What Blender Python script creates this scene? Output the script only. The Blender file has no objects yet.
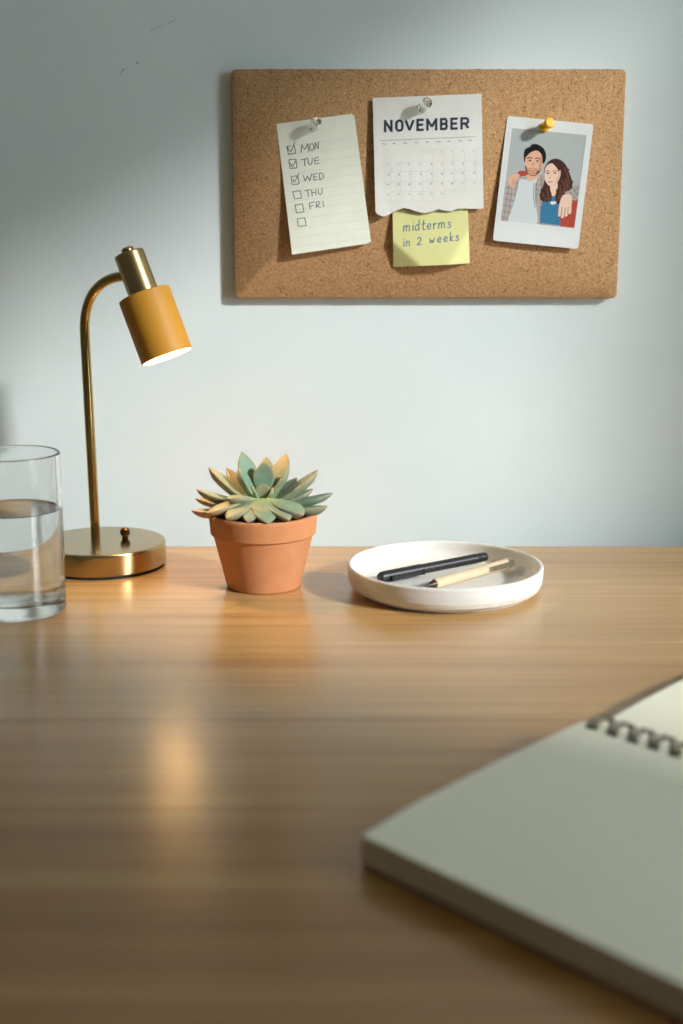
import bpy, bmesh, math, random
from mathutils import Vector, Matrix, noise as mnoise

random.seed(7)
PI = math.pi
scene = bpy.context.scene
COL = scene.collection

# ------------------------------------------------------------------ camera model
F = 1400.0                       # focal length in pixels of the 683 x 1024 frame
PITCH = math.radians(12.29)
DZ = 0.75                        # desk top height
CH = 0.334                       # camera above the desk top
CAM = Vector((0, 0, DZ + CH))
FWD = Vector((0, math.cos(PITCH), -math.sin(PITCH)))
UP = Vector((0, math.sin(PITCH), math.cos(PITCH)))
RIGHT = Vector((1, 0, 0))
YW = 1.420                       # back wall
DESK_BACK = 1.371                # back edge of the desk

def ray(px, py):
    return RIGHT * ((px - 341.5) / F) + UP * ((512 - py) / F) + FWD

def at_y(px, py, y):             # point of that sight line on the vertical plane y
    d = ray(px, py)
    return CAM + d * (y / d.y)

def at_z(px, py, z):             # ... on the horizontal plane z above the desk top
    d = ray(px, py)
    return CAM + d * ((DZ + z - CAM.z) / d.z)

# ------------------------------------------------------------------ materials
def lin(c):
    return c / 12.92 if c <= 0.04045 else ((c + 0.055) / 1.055) ** 2.4

def rgb(r, g, b):
    return (lin(r / 255), lin(g / 255), lin(b / 255), 1.0)

def new_mat(name):
    m = bpy.data.materials.new(name)
    m.use_nodes = True
    nt = m.node_tree
    return m, nt, nt.nodes["Principled BSDF"]

def plain(name, col, rough=0.5, metal=0.0, spec=0.5, **kw):
    m, nt, b = new_mat(name)
    b.inputs["Base Color"].default_value = col
    b.inputs["Roughness"].default_value = rough
    b.inputs["Metallic"].default_value = metal
    b.inputs["Specular IOR Level"].default_value = spec
    for k, v in kw.items():
        b.inputs[k.replace("_", " ")].default_value = v
    return m

def N(nt, typ, **kw):
    n = nt.nodes.new(typ)
    for k, v in kw.items():
        setattr(n, k, v)
    return n

def mapped(nt, scale=(1, 1, 1), rot=(0, 0, 0)):
    tc = N(nt, "ShaderNodeTexCoord")
    mp = N(nt, "ShaderNodeMapping")
    mp.inputs["Scale"].default_value = scale
    mp.inputs["Rotation"].default_value = rot
    nt.links.new(tc.outputs["Object"], mp.inputs["Vector"])
    return mp.outputs["Vector"]

def noise_tex(nt, vec, scale, detail=3, rough=0.5):
    n = N(nt, "ShaderNodeTexNoise")
    n.inputs["Scale"].default_value = scale
    n.inputs["Detail"].default_value = detail
    n.inputs["Roughness"].default_value = rough
    nt.links.new(vec, n.inputs["Vector"])
    return n.outputs["Fac"]

def ramp(nt, fac, stops):
    r = N(nt, "ShaderNodeValToRGB")
    els = r.color_ramp.elements
    while len(els) < len(stops):
        els.new(0.5)
    for e, (p, c) in zip(els, stops):
        e.position = p
        e.color = c
    nt.links.new(fac, r.inputs["Fac"])
    return r.outputs["Color"]

def mix(nt, fac, a, b, mode="MIX"):
    m = N(nt, "ShaderNodeMix", data_type="RGBA", blend_type=mode)
    for sock, val in ((m.inputs[0], fac), (m.inputs[6], a), (m.inputs[7], b)):
        if hasattr(val, "is_output"):
            nt.links.new(val, sock)
        else:
            sock.default_value = val
    return m.outputs[2]

def bump(nt, b, height, strength, dist):
    n = N(nt, "ShaderNodeBump")
    n.inputs["Strength"].default_value = strength
    n.inputs["Distance"].default_value = dist
    nt.links.new(height, n.inputs["Height"])
    nt.links.new(n.outputs["Normal"], b.inputs["Normal"])

def mat_wall():
    m, nt, b = new_mat("painted plaster")
    v = mapped(nt)
    n1 = noise_tex(nt, v, 6, 4)
    c = ramp(nt, n1, [(0.3, rgb(215, 228, 231)), (0.7, rgb(222, 234, 236))])
    nt.links.new(c, b.inputs["Base Color"])
    b.inputs["Roughness"].default_value = 0.75
    b.inputs["Specular IOR Level"].default_value = 0.25
    bump(nt, b, noise_tex(nt, v, 60, 4), 0.08, 0.004)
    return m

def mat_wood():
    m, nt, b = new_mat("oiled light oak")
    v = mapped(nt, (1.6, 46, 46))
    g = noise_tex(nt, v, 1.0, 6, 0.6)
    v2 = mapped(nt, (0.9, 11, 11))
    g2 = noise_tex(nt, v2, 1.0, 3, 0.5)
    v3 = mapped(nt, (5, 320, 320))
    g3 = noise_tex(nt, v3, 1.0, 2, 0.5)
    grain = ramp(nt, g, [(0.28, rgb(170, 131, 82)), (0.5, rgb(189, 151, 99)), (0.72, rgb(200, 165, 113))])
    broad = ramp(nt, g2, [(0.3, (0.90, 0.87, 0.83, 1)), (0.7, (1.05, 1.05, 1.05, 1))])
    fine = ramp(nt, g3, [(0.34, (0.86, 0.83, 0.8, 1)), (0.55, (1, 1, 1, 1))])
    c = mix(nt, 1.0, grain, broad, "MULTIPLY")
    c = mix(nt, 1.0, c, fine, "MULTIPLY")
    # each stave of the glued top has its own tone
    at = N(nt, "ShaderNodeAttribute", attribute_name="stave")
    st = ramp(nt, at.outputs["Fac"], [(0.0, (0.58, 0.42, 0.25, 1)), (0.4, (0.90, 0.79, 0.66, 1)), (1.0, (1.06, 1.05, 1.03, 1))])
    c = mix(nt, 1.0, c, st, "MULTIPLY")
    nt.links.new(c, b.inputs["Base Color"])
    rr = N(nt, "ShaderNodeMapRange")
    rr.inputs[3].default_value = 0.20
    rr.inputs[4].default_value = 0.30
    nt.links.new(g, rr.inputs[0])
    nt.links.new(rr.outputs[0], b.inputs["Roughness"])
    b.inputs["Specular IOR Level"].default_value = 0.85
    bump(nt, b, g3, 0.05, 0.0006)
    return m

def mat_cork():
    m, nt, b = new_mat("pressed cork")
    v = mapped(nt)
    n1 = noise_tex(nt, v, 620, 3, 0.6)
    c = ramp(nt, n1, [(0.30, rgb(136, 99, 64)), (0.44, rgb(178, 139, 98)), (0.60, rgb(192, 154, 112)), (0.74, rgb(214, 181, 140))])
    vo = N(nt, "ShaderNodeTexVoronoi")
    vo.inputs["Scale"].default_value = 430
    nt.links.new(v, vo.inputs["Vector"])
    sp = N(nt, "ShaderNodeSeparateColor")
    nt.links.new(vo.outputs["Color"], sp.inputs[0])
    tint = ramp(nt, sp.outputs[0], [(0.0, (0.72, 0.64, 0.55, 1)), (0.07, (0.97, 0.96, 0.94, 1)), (0.9, (1, 1, 1, 1)), (1.0, (1.2, 1.16, 1.08, 1))])
    c = mix(nt, 1.0, c, tint, "MULTIPLY")
    nt.links.new(c, b.inputs["Base Color"])
    b.inputs["Roughness"].default_value = 0.9
    b.inputs["Specular IOR Level"].default_value = 0.15
    bump(nt, b, n1, 0.3, 0.0008)
    return m

def mat_speckle(name, c1, c2, scale, rough, spec=0.4, bmp=0.1, dist=0.0005):
    m, nt, b = new_mat(name)
    v = mapped(nt)
    n1 = noise_tex(nt, v, scale, 4, 0.6)
    nt.links.new(ramp(nt, n1, [(0.3, c1), (0.7, c2)]), b.inputs["Base Color"])
    b.inputs["Roughness"].default_value = rough
    b.inputs["Specular IOR Level"].default_value = spec
    bump(nt, b, n1, bmp, dist)
    return m

def mat_brass(name, col, rough, aniso=0.0):
    m, nt, b = new_mat(name)
    v = mapped(nt)
    n1 = noise_tex(nt, v, 900, 2)
    nt.links.new(ramp(nt, n1, [(0.3, tuple(x * 0.93 for x in col[:3]) + (1,)), (0.7, col)]), b.inputs["Base Color"])
    b.inputs["Metallic"].default_value = 1
    b.inputs["Roughness"].default_value = rough
    b.inputs["Anisotropic"].default_value = aniso
    return m

def mat_leaf():
    m, nt, b = new_mat("succulent leaf")
    at = N(nt, "ShaderNodeAttribute", attribute_name="pigment")
    v = mapped(nt)
    n1 = noise_tex(nt, v, 160, 3)
    mott = ramp(nt, n1, [(0.3, (0.9, 0.92, 0.9, 1)), (0.7, (1.06, 1.05, 1.06, 1))])
    nt.links.new(mix(nt, 1.0, at.outputs["Color"], mott, "MULTIPLY"), b.inputs["Base Color"])
    b.inputs["Roughness"].default_value = 0.5
    b.inputs["Subsurface Weight"].default_value = 0.12
    b.inputs["Subsurface Radius"].default_value = (0.004, 0.005, 0.002)
    return m

def mat_pages(name, col):
    m, nt, b = new_mat(name)
    v = mapped(nt, (1, 1, 1))
    n1 = noise_tex(nt, v, 9, 2)
    nt.links.new(ramp(nt, n1, [(0.3, tuple(x * 0.97 for x in col[:3]) + (1,)), (0.7, col)]), b.inputs["Base Color"])
    b.inputs["Roughness"].default_value = 0.8
    b.inputs["Specular IOR Level"].default_value = 0.2
    return m

def mat_edges():
    m, nt, b = new_mat("stacked page edges")
    v = mapped(nt, (1, 1, 900))
    n1 = noise_tex(nt, v, 1.0, 2)
    nt.links.new(ramp(nt, n1, [(0.35, rgb(190, 178, 150)), (0.65, rgb(232, 222, 198))]), b.inputs["Base Color"])
    b.inputs["Roughness"].default_value = 0.9
    return m

def mat_glass(name, ior, col=(1, 1, 1, 1), rough=0.0):
    m, nt, b = new_mat(name)
    b.inputs["Base Color"].default_value = col
    b.inputs["Roughness"].default_value = rough
    b.inputs["IOR"].default_value = ior
    b.inputs["Transmission Weight"].default_value = 1.0
    return m

def mat_emit(name, col, strength):
    m, nt, b = new_mat(name)
    b.inputs["Base Color"].default_value = (0.9, 0.9, 0.9, 1)
    b.inputs["Emission Color"].default_value = col
    b.inputs["Emission Strength"].default_value = strength
    return m

M = dict(
    wall=mat_wall(), wood=mat_wood(), cork=mat_cork(),
    floor=mat_speckle("grey brown floor", rgb(120, 100, 80), rgb(140, 118, 94), 8, 0.6),
    ceiling=plain("ceiling paint", rgb(232, 226, 208), 0.9),
    roomwall=plain("grey beige wall paint", rgb(150, 142, 128), 0.9),
    trim=plain("white window paint", rgb(225, 226, 222), 0.5),
    leg=plain("desk leg steel", rgb(60, 58, 55), 0.5, 0.6),
    paper=mat_speckle("note paper", rgb(220, 224, 208), rgb(228, 231, 216), 40, 0.85, 0.2, 0.05),
    cal=mat_speckle("calendar paper", rgb(218, 219, 214), rgb(226, 227, 222), 40, 0.85, 0.2, 0.05),
    sticky=mat_speckle("yellow sticky paper", rgb(213, 213, 148), rgb(219, 219, 156), 30, 0.85, 0.2, 0.04),
    graphite=plain("grey pencil line", rgb(84, 90, 90), 0.7),
    rule=plain("pale ruled line", rgb(198, 206, 197), 0.8),
    navy=plain("navy print", rgb(38, 48, 66), 0.7),
    greyprint=plain("grey print", rgb(142, 148, 156), 0.8),
    palegrid=plain("pale grid print", rgb(204, 206, 206), 0.8),
    blueink=plain("blue ink", rgb(62, 108, 150), 0.6),
    pwhite=plain("glossy photo border", rgb(226, 230, 230), 0.3),
    yellow=plain("yellow plastic", rgb(236, 178, 8), 0.3),
    clear=mat_glass("clear plastic", 1.47, (0.97, 0.98, 0.97, 1), 0.03),
    steel=plain("steel", rgb(190, 190, 188), 0.25, 1.0),
    brass=mat_brass("satin brass", rgb(184, 161, 118), 0.31),
    brass_base=mat_brass("brushed brass", rgb(184, 161, 118), 0.2),
    brass_dark=mat_brass("aged brass", rgb(122, 92, 54), 0.35),
    brass_pol=mat_brass("polished brass", rgb(194, 166, 108), 0.2),
    shade=mat_speckle("mustard lacquer", rgb(184, 130, 38), rgb(190, 136, 44), 300, 0.55, 0.35, 0.04),
    shadein=plain("white lacquer", rgb(240, 236, 225), 0.6),
    bulb=mat_emit("lit bulb", (1.0, 0.62, 0.27, 1), 48.0),
    rubber=plain("black rubber", rgb(20, 19, 18), 0.7),
    terra=mat_speckle("terracotta", rgb(193, 129, 86), rgb(203, 141, 98), 55, 0.85, 0.2, 0.15),
    soil=mat_speckle("dark soil", rgb(32, 25, 19), rgb(62, 50, 38), 300, 0.95, 0.1, 1.0, 0.003),
    leaf=mat_leaf(),
    ceramic=mat_speckle("matt white ceramic", rgb(222, 222, 218), rgb(228, 228, 224), 120, 0.42, 0.45, 0.03),
    penblack=plain("black pen plastic", rgb(30, 32, 35), 0.42),
    pendark=plain("dark brown plastic", rgb(48, 28, 24), 0.4),
    penwood=mat_speckle("pale bamboo", rgb(204, 184, 152), rgb(216, 198, 166), 160, 0.55, 0.35, 0.05),
    chrome=plain("chrome", rgb(205, 204, 200), 0.18, 1.0),
    page=mat_pages("cream drawing paper", rgb(243, 240, 219)),
    edges=mat_edges(),
    board=plain("grey card cover", rgb(70, 62, 50), 0.8),
    wire=plain("dark wire", rgb(112, 105, 92), 0.35, 0.9),
    hole=plain("punched hole", rgb(40, 36, 30), 0.9),
    glass=mat_glass("clear glass", 1.5, (0.985, 0.995, 0.99, 1)),
    water=mat_glass("water", 1.333, (0.99, 1.0, 1.0, 1)),
)

# ------------------------------------------------------------------ object helpers
def thing(name, label, cat, loc, group=None):
    o = bpy.data.objects.new(name, None)
    COL.objects.link(o)
    o.empty_display_size = 0.02
    o.location = loc
    o["label"] = label
    o["category"] = cat
    if group:
        o["group"] = group
    return o

def origin_of(p):
    v = Vector((0, 0, 0))
    while p is not None:
        v += p.location
        p = p.parent
    return v

def obj(name, bm, mats, parent=None, loc=None, smooth=True, angle=40, label=None):
    """bm is in world coordinates; the object gets its origin at the parent or loc."""
    if not isinstance(mats, (list, tuple)):
        mats = [mats]
    o_loc = Vector(loc) if loc is not None else Vector((0, 0, 0))
    base = origin_of(parent) if parent else Vector((0, 0, 0))
    world_origin = base if loc is None else o_loc
    bmesh.ops.translate(bm, verts=bm.verts, vec=-world_origin)
    me = bpy.data.meshes.new(name)
    bm.normal_update()
    bm.to_mesh(me)
    bm.free()
    for m in mats:
        me.materials.append(m)
    if smooth:
        for p in me.polygons:
            p.use_smooth = True
        me.set_sharp_from_angle(angle=math.radians(angle))
    o = bpy.data.objects.new(name, me)
    COL.objects.link(o)
    if parent:
        o.parent = parent
        o.location = world_origin - base
    else:
        o.location = world_origin
    if label:
        o["label"] = label
    return o

def tag(o, label, cat, group=None):
    o["label"] = label
    o["category"] = cat
    if group:
        o["group"] = group
    return o

def struct(name, bm, m, smooth=False):
    o = obj(name, bm, m, smooth=smooth)
    o["kind"] = "structure"
    return o

def frame_from(axis, hint=Vector((0, 0, 1))):
    a = axis.normalized()
    if abs(a.dot(hint)) > 0.95:
        hint = Vector((1, 0, 0))
    s = hint.cross(a).normalized()
    t = a.cross(s).normalized()
    return a, s, t

def lathe(bm, prof, seg=64, origin=Vector((0, 0, 0)), axis=Vector((0, 0, 1)), mi=0, closed=False):
    """prof: list of (r, h); rotated about axis through origin."""
    a, s, t = frame_from(Vector(axis))
    origin = Vector(origin)
    # holding rings next to the ends of long straight runs keep the smooth shading on the rounded corners
    p2 = []
    for i, (r0, h0) in enumerate(prof):
        p2.append((r0, h0))
        if i + 1 < len(prof):
            r1, h1 = prof[i + 1]
            l = math.hypot(r1 - r0, h1 - h0)
            if l > 0.0028:
                for q in (0.0005 / l, 1 - 0.0005 / l):
                    p2.append((r0 + (r1 - r0) * q, h0 + (h1 - h0) * q))
    prof = p2
    rings = []
    for r, h in prof:
        if r < 1e-7:
            rings.append([bm.verts.new(origin + a * h)])
        else:
            rings.append([bm.verts.new(origin + a * h + (s * math.cos(2 * PI * k / seg) + t * math.sin(2 * PI * k / seg)) * r) for k in range(seg)])
    pairs = list(zip(rings[:-1], rings[1:]))
    if closed:
        pairs.append((rings[-1], rings[0]))
    for A, B in pairs:
        for k in range(seg):
            k2 = (k + 1) % seg
            if len(A) == 1 and len(B) == 1:
                continue
            if len(A) == 1:
                f = bm.faces.new((A[0], B[k2], B[k]))
            elif len(B) == 1:
                f = bm.faces.new((A[k], A[k2], B[0]))
            else:
                f = bm.faces.new((A[k], A[k2], B[k2], B[k]))
            f.material_index = mi
    bmesh.ops.recalc_face_normals(bm, faces=bm.faces)
    if bm.calc_volume(signed=True) < 0:
        bmesh.ops.reverse_faces(bm, faces=bm.faces)
    return bm

def tube(bm, pts, r, seg=12, cap=True, closed=False, mi=0):
    pts = [Vector(p) for p in pts]
    n = len(pts)
    rings = []
    prev = None
    for i, p in enumerate(pts):
        if closed:
            d = pts[(i + 1) % n] - pts[i - 1]
        else:
            d = pts[min(i + 1, n - 1)] - pts[max(i - 1, 0)]
        d.normalize()
        if prev is None:
            _, s, t = frame_from(d)
        else:
            s = prev - d * prev.dot(d)
            s.normalize()
            t = d.cross(s)
        prev = s
        rr = r[i] if isinstance(r, (list, tuple)) else r
        rings.append([bm.verts.new(p + (s * math.cos(2 * PI * k / seg) + t * math.sin(2 * PI * k / seg)) * rr) for k in range(seg)])
    rng = range(n) if closed else range(n - 1)
    for i in rng:
        A, B = rings[i], rings[(i + 1) % n]
        for k in range(seg):
            f = bm.faces.new((A[k], A[(k + 1) % seg], B[(k + 1) % seg], B[k]))
            f.material_index = mi
    if cap and not closed:
        bm.faces.new(list(reversed(rings[0]))).material_index = mi
        bm.faces.new(rings[-1]).material_index = mi
    bmesh.ops.recalc_face_normals(bm, faces=bm.faces)
    return bm

def box(bm, lo, hi, bevel=0.0, seg=2, mi=0):
    r = bmesh.ops.create_cube(bm, size=1)
    lo, hi = Vector(lo), Vector(hi)
    for v in r["verts"]:
        v.co = Vector((lo.x + (v.co.x + .5) * (hi.x - lo.x), lo.y + (v.co.y + .5) * (hi.y - lo.y), lo.z + (v.co.z + .5) * (hi.z - lo.z)))
    faces = {f for v in r["verts"] for f in v.link_faces}
    for f in faces:
        f.material_index = mi
    if bevel:
        edges = list({e for v in r["verts"] for e in v.link_edges})
        bmesh.ops.bevel(bm, geom=edges, offset=bevel, segments=seg, affect="EDGES", profile=0.5)
    return bm

def oriented_box(bm, c, ax, ay, az, hx, hy, hz, bevel=0.0):
    r = bmesh.ops.create_cube(bm, size=2)
    for v in r["verts"]:
        p = v.co.copy()
        v.co = Vector(c) + ax * (p.x * hx) + ay * (p.y * hy) + az * (p.z * hz)
    if bevel:
        bmesh.ops.bevel(bm, geom=list({e for v in r["verts"] for e in v.link_edges}), offset=bevel, segments=2, affect="EDGES")
    bmesh.ops.recalc_face_normals(bm, faces=bm.faces)
    return bm

# ------------------------------------------------------------------ the room
RX, LX, RY, CZ = 1.9, -1.7, -1.9, 2.6
SUN_TO = Vector((1.5, -1.0, 0.85))              # towards the sun
WY0, WY1, WZ0, WZ1 = -0.395, 0.345, 0.9, 2.29    # window opening in the right wall

bm = bmesh.new(); box(bm, (LX - .1, RY - .1, -0.1), (RX + .1, YW + .1, 0)); struct("floor", bm, M["floor"])
bm = bmesh.new(); box(bm, (LX - .1, RY - .1, CZ), (RX + .1, YW + .1, CZ + .1)); struct("ceiling", bm, M["ceiling"])
bm = bmesh.new(); box(bm, (LX - .1, YW, 0), (RX + .1, YW + .1, CZ)); back_wall = struct("wall_back", bm, M["wall"])
bm = bmesh.new(); box(bm, (LX - .1, RY, 0), (LX, YW, CZ)); struct("wall_left", bm, M["roomwall"])
bm = bmesh.new(); box(bm, (LX - .1, RY - .1, 0), (RX + .1, RY, CZ)); struct("wall_front", bm, M["roomwall"])
bm = bmesh.new()
box(bm, (RX, RY, 0), (RX + .1, WY0, CZ))
box(bm, (RX, WY1, 0), (RX + .1, YW, CZ))
box(bm, (RX, WY0, 0), (RX + .1, WY1, WZ0))
box(bm, (RX, WY0, WZ1), (RX + .1, WY1, CZ))
struct("wall_right", bm, M["roomwall"])
bm = bmesh.new()
e = 0.05
for lo, hi in (((RX - .012, WY0 - e, WZ0 - e), (RX, WY0, WZ1 + e)), ((RX - .012, WY1, WZ0 - e), (RX, WY1 + e, WZ1 + e)),
               ((RX - .012, WY0, WZ1), (RX, WY1, WZ1 + e)), ((RX - .03, WY0, WZ0 - e), (RX, WY1, WZ0))):
    box(bm, lo, hi, 0.002)
struct("window_1", bm, M["trim"])

# ------------------------------------------------------------------ desk
TOP_T = 0.03
desk = thing("desk", "light oak wooden desk top running along the white wall, under everything else", "desk", (0, 0.84, 0))
bm = bmesh.new()
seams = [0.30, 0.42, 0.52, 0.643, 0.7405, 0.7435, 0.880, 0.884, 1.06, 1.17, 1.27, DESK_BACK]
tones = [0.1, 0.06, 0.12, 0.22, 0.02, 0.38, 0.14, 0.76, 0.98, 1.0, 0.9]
lay = bm.faces.layers.float.new("stave")
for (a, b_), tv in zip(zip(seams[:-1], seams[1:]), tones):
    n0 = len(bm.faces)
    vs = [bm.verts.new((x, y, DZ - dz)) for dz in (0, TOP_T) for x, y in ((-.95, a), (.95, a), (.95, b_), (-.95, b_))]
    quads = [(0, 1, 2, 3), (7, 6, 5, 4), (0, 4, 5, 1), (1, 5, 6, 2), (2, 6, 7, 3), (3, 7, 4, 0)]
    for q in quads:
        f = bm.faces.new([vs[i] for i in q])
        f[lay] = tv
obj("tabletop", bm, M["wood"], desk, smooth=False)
for sx in (-1, 1):
    for yy in (0.37, 1.30):
        bm = bmesh.new()
        lathe(bm, [(0, 0), (.016, 0), (.016, .004), (.024, DZ - TOP_T), (0, DZ - TOP_T)], 20, (sx * .86, yy, 0))
        obj("leg", bm, M["leg"], desk)

# ------------------------------------------------------------------ cork board
BT = 0.0105                                     # board thickness
YB = YW - BT                                    # front face
def bpt(px, py, off=0.0):
    return at_y(px, py, YB - off)
tl, tr, br, bl = (bpt(231.5, 69.5), bpt(625.8, 68.6), bpt(617.3, 297.6), bpt(234.6, 298.2))
x0, x1, z1, z0 = (tl.x + bl.x) / 2, (tr.x + br.x) / 2, (tl.z + tr.z) / 2, (bl.z + br.z) / 2
bm = bmesh.new()
outl = []
rc = 0.0045
for cx, cz, a0 in ((x1 - rc, z0 + rc, -90), (x1 - rc, z1 - rc, 0), (x0 + rc, z1 - rc, 90), (x0 + rc, z0 + rc, 180)):
    for k in range(7):
        a = math.radians(a0 + 15 * k)
        outl.append((cx + rc * math.cos(a), cz + rc * math.sin(a)))
pts = []
for i in range(len(outl)):                      # slightly crumbly cut edge
    a, b_ = Vector(outl[i]), Vector(outl[(i + 1) % len(outl)])
    n = max(1, int((b_ - a).length / 0.004))
    for k in range(n):
        p = a.lerp(b_, k / n)
        j = mnoise.noise(Vector((p.x * 190, p.y * 190, 0))) * 0.0005
        pts.append((p.x + j, p.y + j))
cx, cz = (x0 + x1) / 2, (z0 + z1) / 2
def ring(y, inset):
    return [bm.verts.new((cx + (p[0] - cx) * (1 - inset / (x1 - cx)), y, cz + (p[1] - cz) * (1 - inset / (z1 - cz)))) for p in pts]
rs = [ring(YW + 0.0006, 0), ring(YB + .0008, 0), ring(YB, .0008)]
for A, B in zip(rs[:-1], rs[1:]):
    for k in range(len(A)):
        bm.faces.new((A[k], A[(k + 1) % len(A)], B[(k + 1) % len(A)], B[k]))
bm.faces.new(rs[-1]); bm.faces.new(list(reversed(rs[0])))
bmesh.ops.recalc_face_normals(bm, faces=bm.faces)
board = obj("cork_board", bm, M["cork"], loc=(cx, YW - BT / 2, z0), smooth=True, angle=60)
tag(board, "brown rectangular cork pin board mounted on the white wall above the desk", "cork board")

bm = bmesh.new()
for pl, w_ in (([(120.5, 73), (122.5, 70.5), (125, 69)], 1.0), ([(136.5, 61.5), (138, 64.5)], 1.3), ([(150, 31), (158, 27), (163, 25.5)], .5), ([(168, 23.5), (177, 19)], .6)):
    for a, b_ in zip(pl[:-1], pl[1:]):
        A, B = at_y(*a, YW - .00015), at_y(*b_, YW - .00015)
        n_ = (B - A).cross(Vector((0, 1, 0))).normalized() * (w_ * .0005)
        f = bm.faces.new([bm.verts.new(v) for v in (A + n_, A - n_, B - n_ * .6, B + n_ * .6)])
sc_ = obj("scuff_marks", bm, plain("grey scuff", rgb(150, 156, 154), .9), back_wall, smooth=False)

# ------------------------------------------------------------------ papers
class Sheet:
    """A thin sheet on the board; corners in photo pixels, converted to places on the board."""
    def __init__(s, corners, off, lift=None):
        s.c = [bpt(x, y, 0) for x, y in corners]        # tl, tr, br, bl
        s.off = off
        s.lift = lift or (lambda u, v: 0.0)
        P, Q = s.c[1] - s.c[0], s.c[3] - s.c[0]
        s.cen = sum(s.c, Vector()) / 4
    def flat(s, u, v):
        a = s.c[0].lerp(s.c[1], u)
        b = s.c[3].lerp(s.c[2], u)
        return a.lerp(b, v)
    def pos(s, u, v, extra=0.0):
        p = s.flat(u, v)
        return Vector((p.x, YB - s.off - s.lift(u, v) - extra, p.z))
    def uv(s, px, py):                                   # photo pixel -> sheet coordinates
        u = v = 0.5
        for _ in range(12):
            p = s.pos(u, v)
            t = at_y(px, py, p.y)
            e = Vector((t.x - p.x, t.z - p.z))
            h = 1e-3
            a = (s.flat(u + h, v) - s.flat(u, v)) / h
            b = (s.flat(u, v + h) - s.flat(u, v)) / h
            det = a.x * b.z - b.x * a.z
            u += (e.x * b.z - b.x * e.y) / det
            v += (a.x * e.y - a.z * e.x) / det
        return u, v
    def mesh(s, nu=24, nv=28, th=0.00025, outline=None):
        bm = bmesh.new()
        fr, bk = [], []
        for j in range(nv + 1):
            rf, rb = [], []
            for i in range(nu + 1):
                u, v = i / nu, j / nv
                if outline:
                    u, v = outline(u, v)
                rf.append(bm.verts.new(s.pos(u, v)))
                rb.append(bm.verts.new(s.pos(u, v, -th)))
            fr.append(rf); bk.append(rb)
        for j in range(nv):
            for i in range(nu):
                bm.faces.new((fr[j][i], fr[j + 1][i], fr[j + 1][i + 1], fr[j][i + 1]))
                bm.faces.new((bk[j][i], bk[j][i + 1], bk[j + 1][i + 1], bk[j + 1][i]))
        for j in range(nv):
            bm.faces.new((fr[j][0], bk[j][0], bk[j + 1][0], fr[j + 1][0]))
            bm.faces.new((fr[j][nu], fr[j + 1][nu], bk[j + 1][nu], bk[j][nu]))
        for i in range(nu):
            bm.faces.new((fr[0][i], fr[0][i + 1], bk[0][i + 1], bk[0][i]))
            bm.faces.new((fr[nv][i], bk[nv][i], bk[nv][i + 1], fr[nv][i + 1]))
        bmesh.ops.recalc_face_normals(bm, faces=bm.faces)
        return bm
    def strokes(s, bm, lines, w, extra=0.00012, mi=0, step=1.0):
        """lines: polylines in photo pixels, drawn as ribbons of width w pixels on the sheet."""
        for pl in lines:
            pl = [Vector(p) for p in pl]
            dense = [pl[0]]
            for a, b in zip(pl[:-1], pl[1:]):
                n = max(1, int((b - a).length / step))
                dense += [a.lerp(b, k / n) for k in range(1, n + 1)]
            L, R = [], []
            for i, p in enumerate(dense):
                d = dense[min(i + 1, len(dense) - 1)] - dense[max(i - 1, 0)]
                if d.length < 1e-6:
                    d = Vector((1, 0))
                d.normalize()
                nrm = Vector((-d.y, d.x)) * (w / 2)
                q = p
                if i == 0:
                    q = p - d * (w * .3)
                if i == len(dense) - 1:
                    q = p + d * (w * .3)
                for lst, sg in ((L, 1), (R, -1)):
                    u, v = s.uv(*(q + nrm * sg))
                    lst.append(bm.verts.new(s.pos(u, v, extra)))
            for i in range(len(dense) - 1):
                f = bm.faces.new((L[i], L[i + 1], R[i + 1], R[i]))
                f.material_index = mi
    def poly(s, bm, pts, extra, mi=0):
        vs = []
        for p in pts:
            u, v = s.uv(*p)
            vs.append(bm.verts.new(s.pos(u, v, extra)))
        f = bm.faces.new(vs)
        f.material_index = mi
        r = bmesh.ops.triangulate(bm, faces=[f])
        for g in r["faces"]:
            g.material_index = mi

def face_camera(bm):
    for f in bm.faces:
        f.normal_update()
        if f.normal.y > 0:
            f.normal_flip()

def ell(cx, cy, rx, ry, a0=0, a1=360, n=14):
    return [(cx + rx * math.cos(math.radians(a0 + (a1 - a0) * k / n)), cy + ry * math.sin(math.radians(a0 + (a1 - a0) * k / n))) for k in range(n + 1)]

def smooth_line(p, n=6, closed=False):
    """Catmull-Rom through the points."""
    m = len(p)
    out = []
    rng = range(m) if closed else range(m - 1)
    for i in rng:
        if closed:
            a, b, c, d = p[i - 1], p[i], p[(i + 1) % m], p[(i + 2) % m]
        else:
            a, b, c, d = p[max(i - 1, 0)], p[i], p[i + 1], p[min(i + 2, m - 1)]
        for k in range(n):
            t = k / n
            out.append(tuple(0.5 * ((2 * b[j]) + (-a[j] + c[j]) * t + (2 * a[j] - 5 * b[j] + 4 * c[j] - d[j]) * t * t + (-a[j] + 3 * b[j] - 3 * c[j] + d[j]) * t ** 3) for j in (0, 1)))
    if not closed:
        out.append(tuple(p[-1]))
    return out

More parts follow.
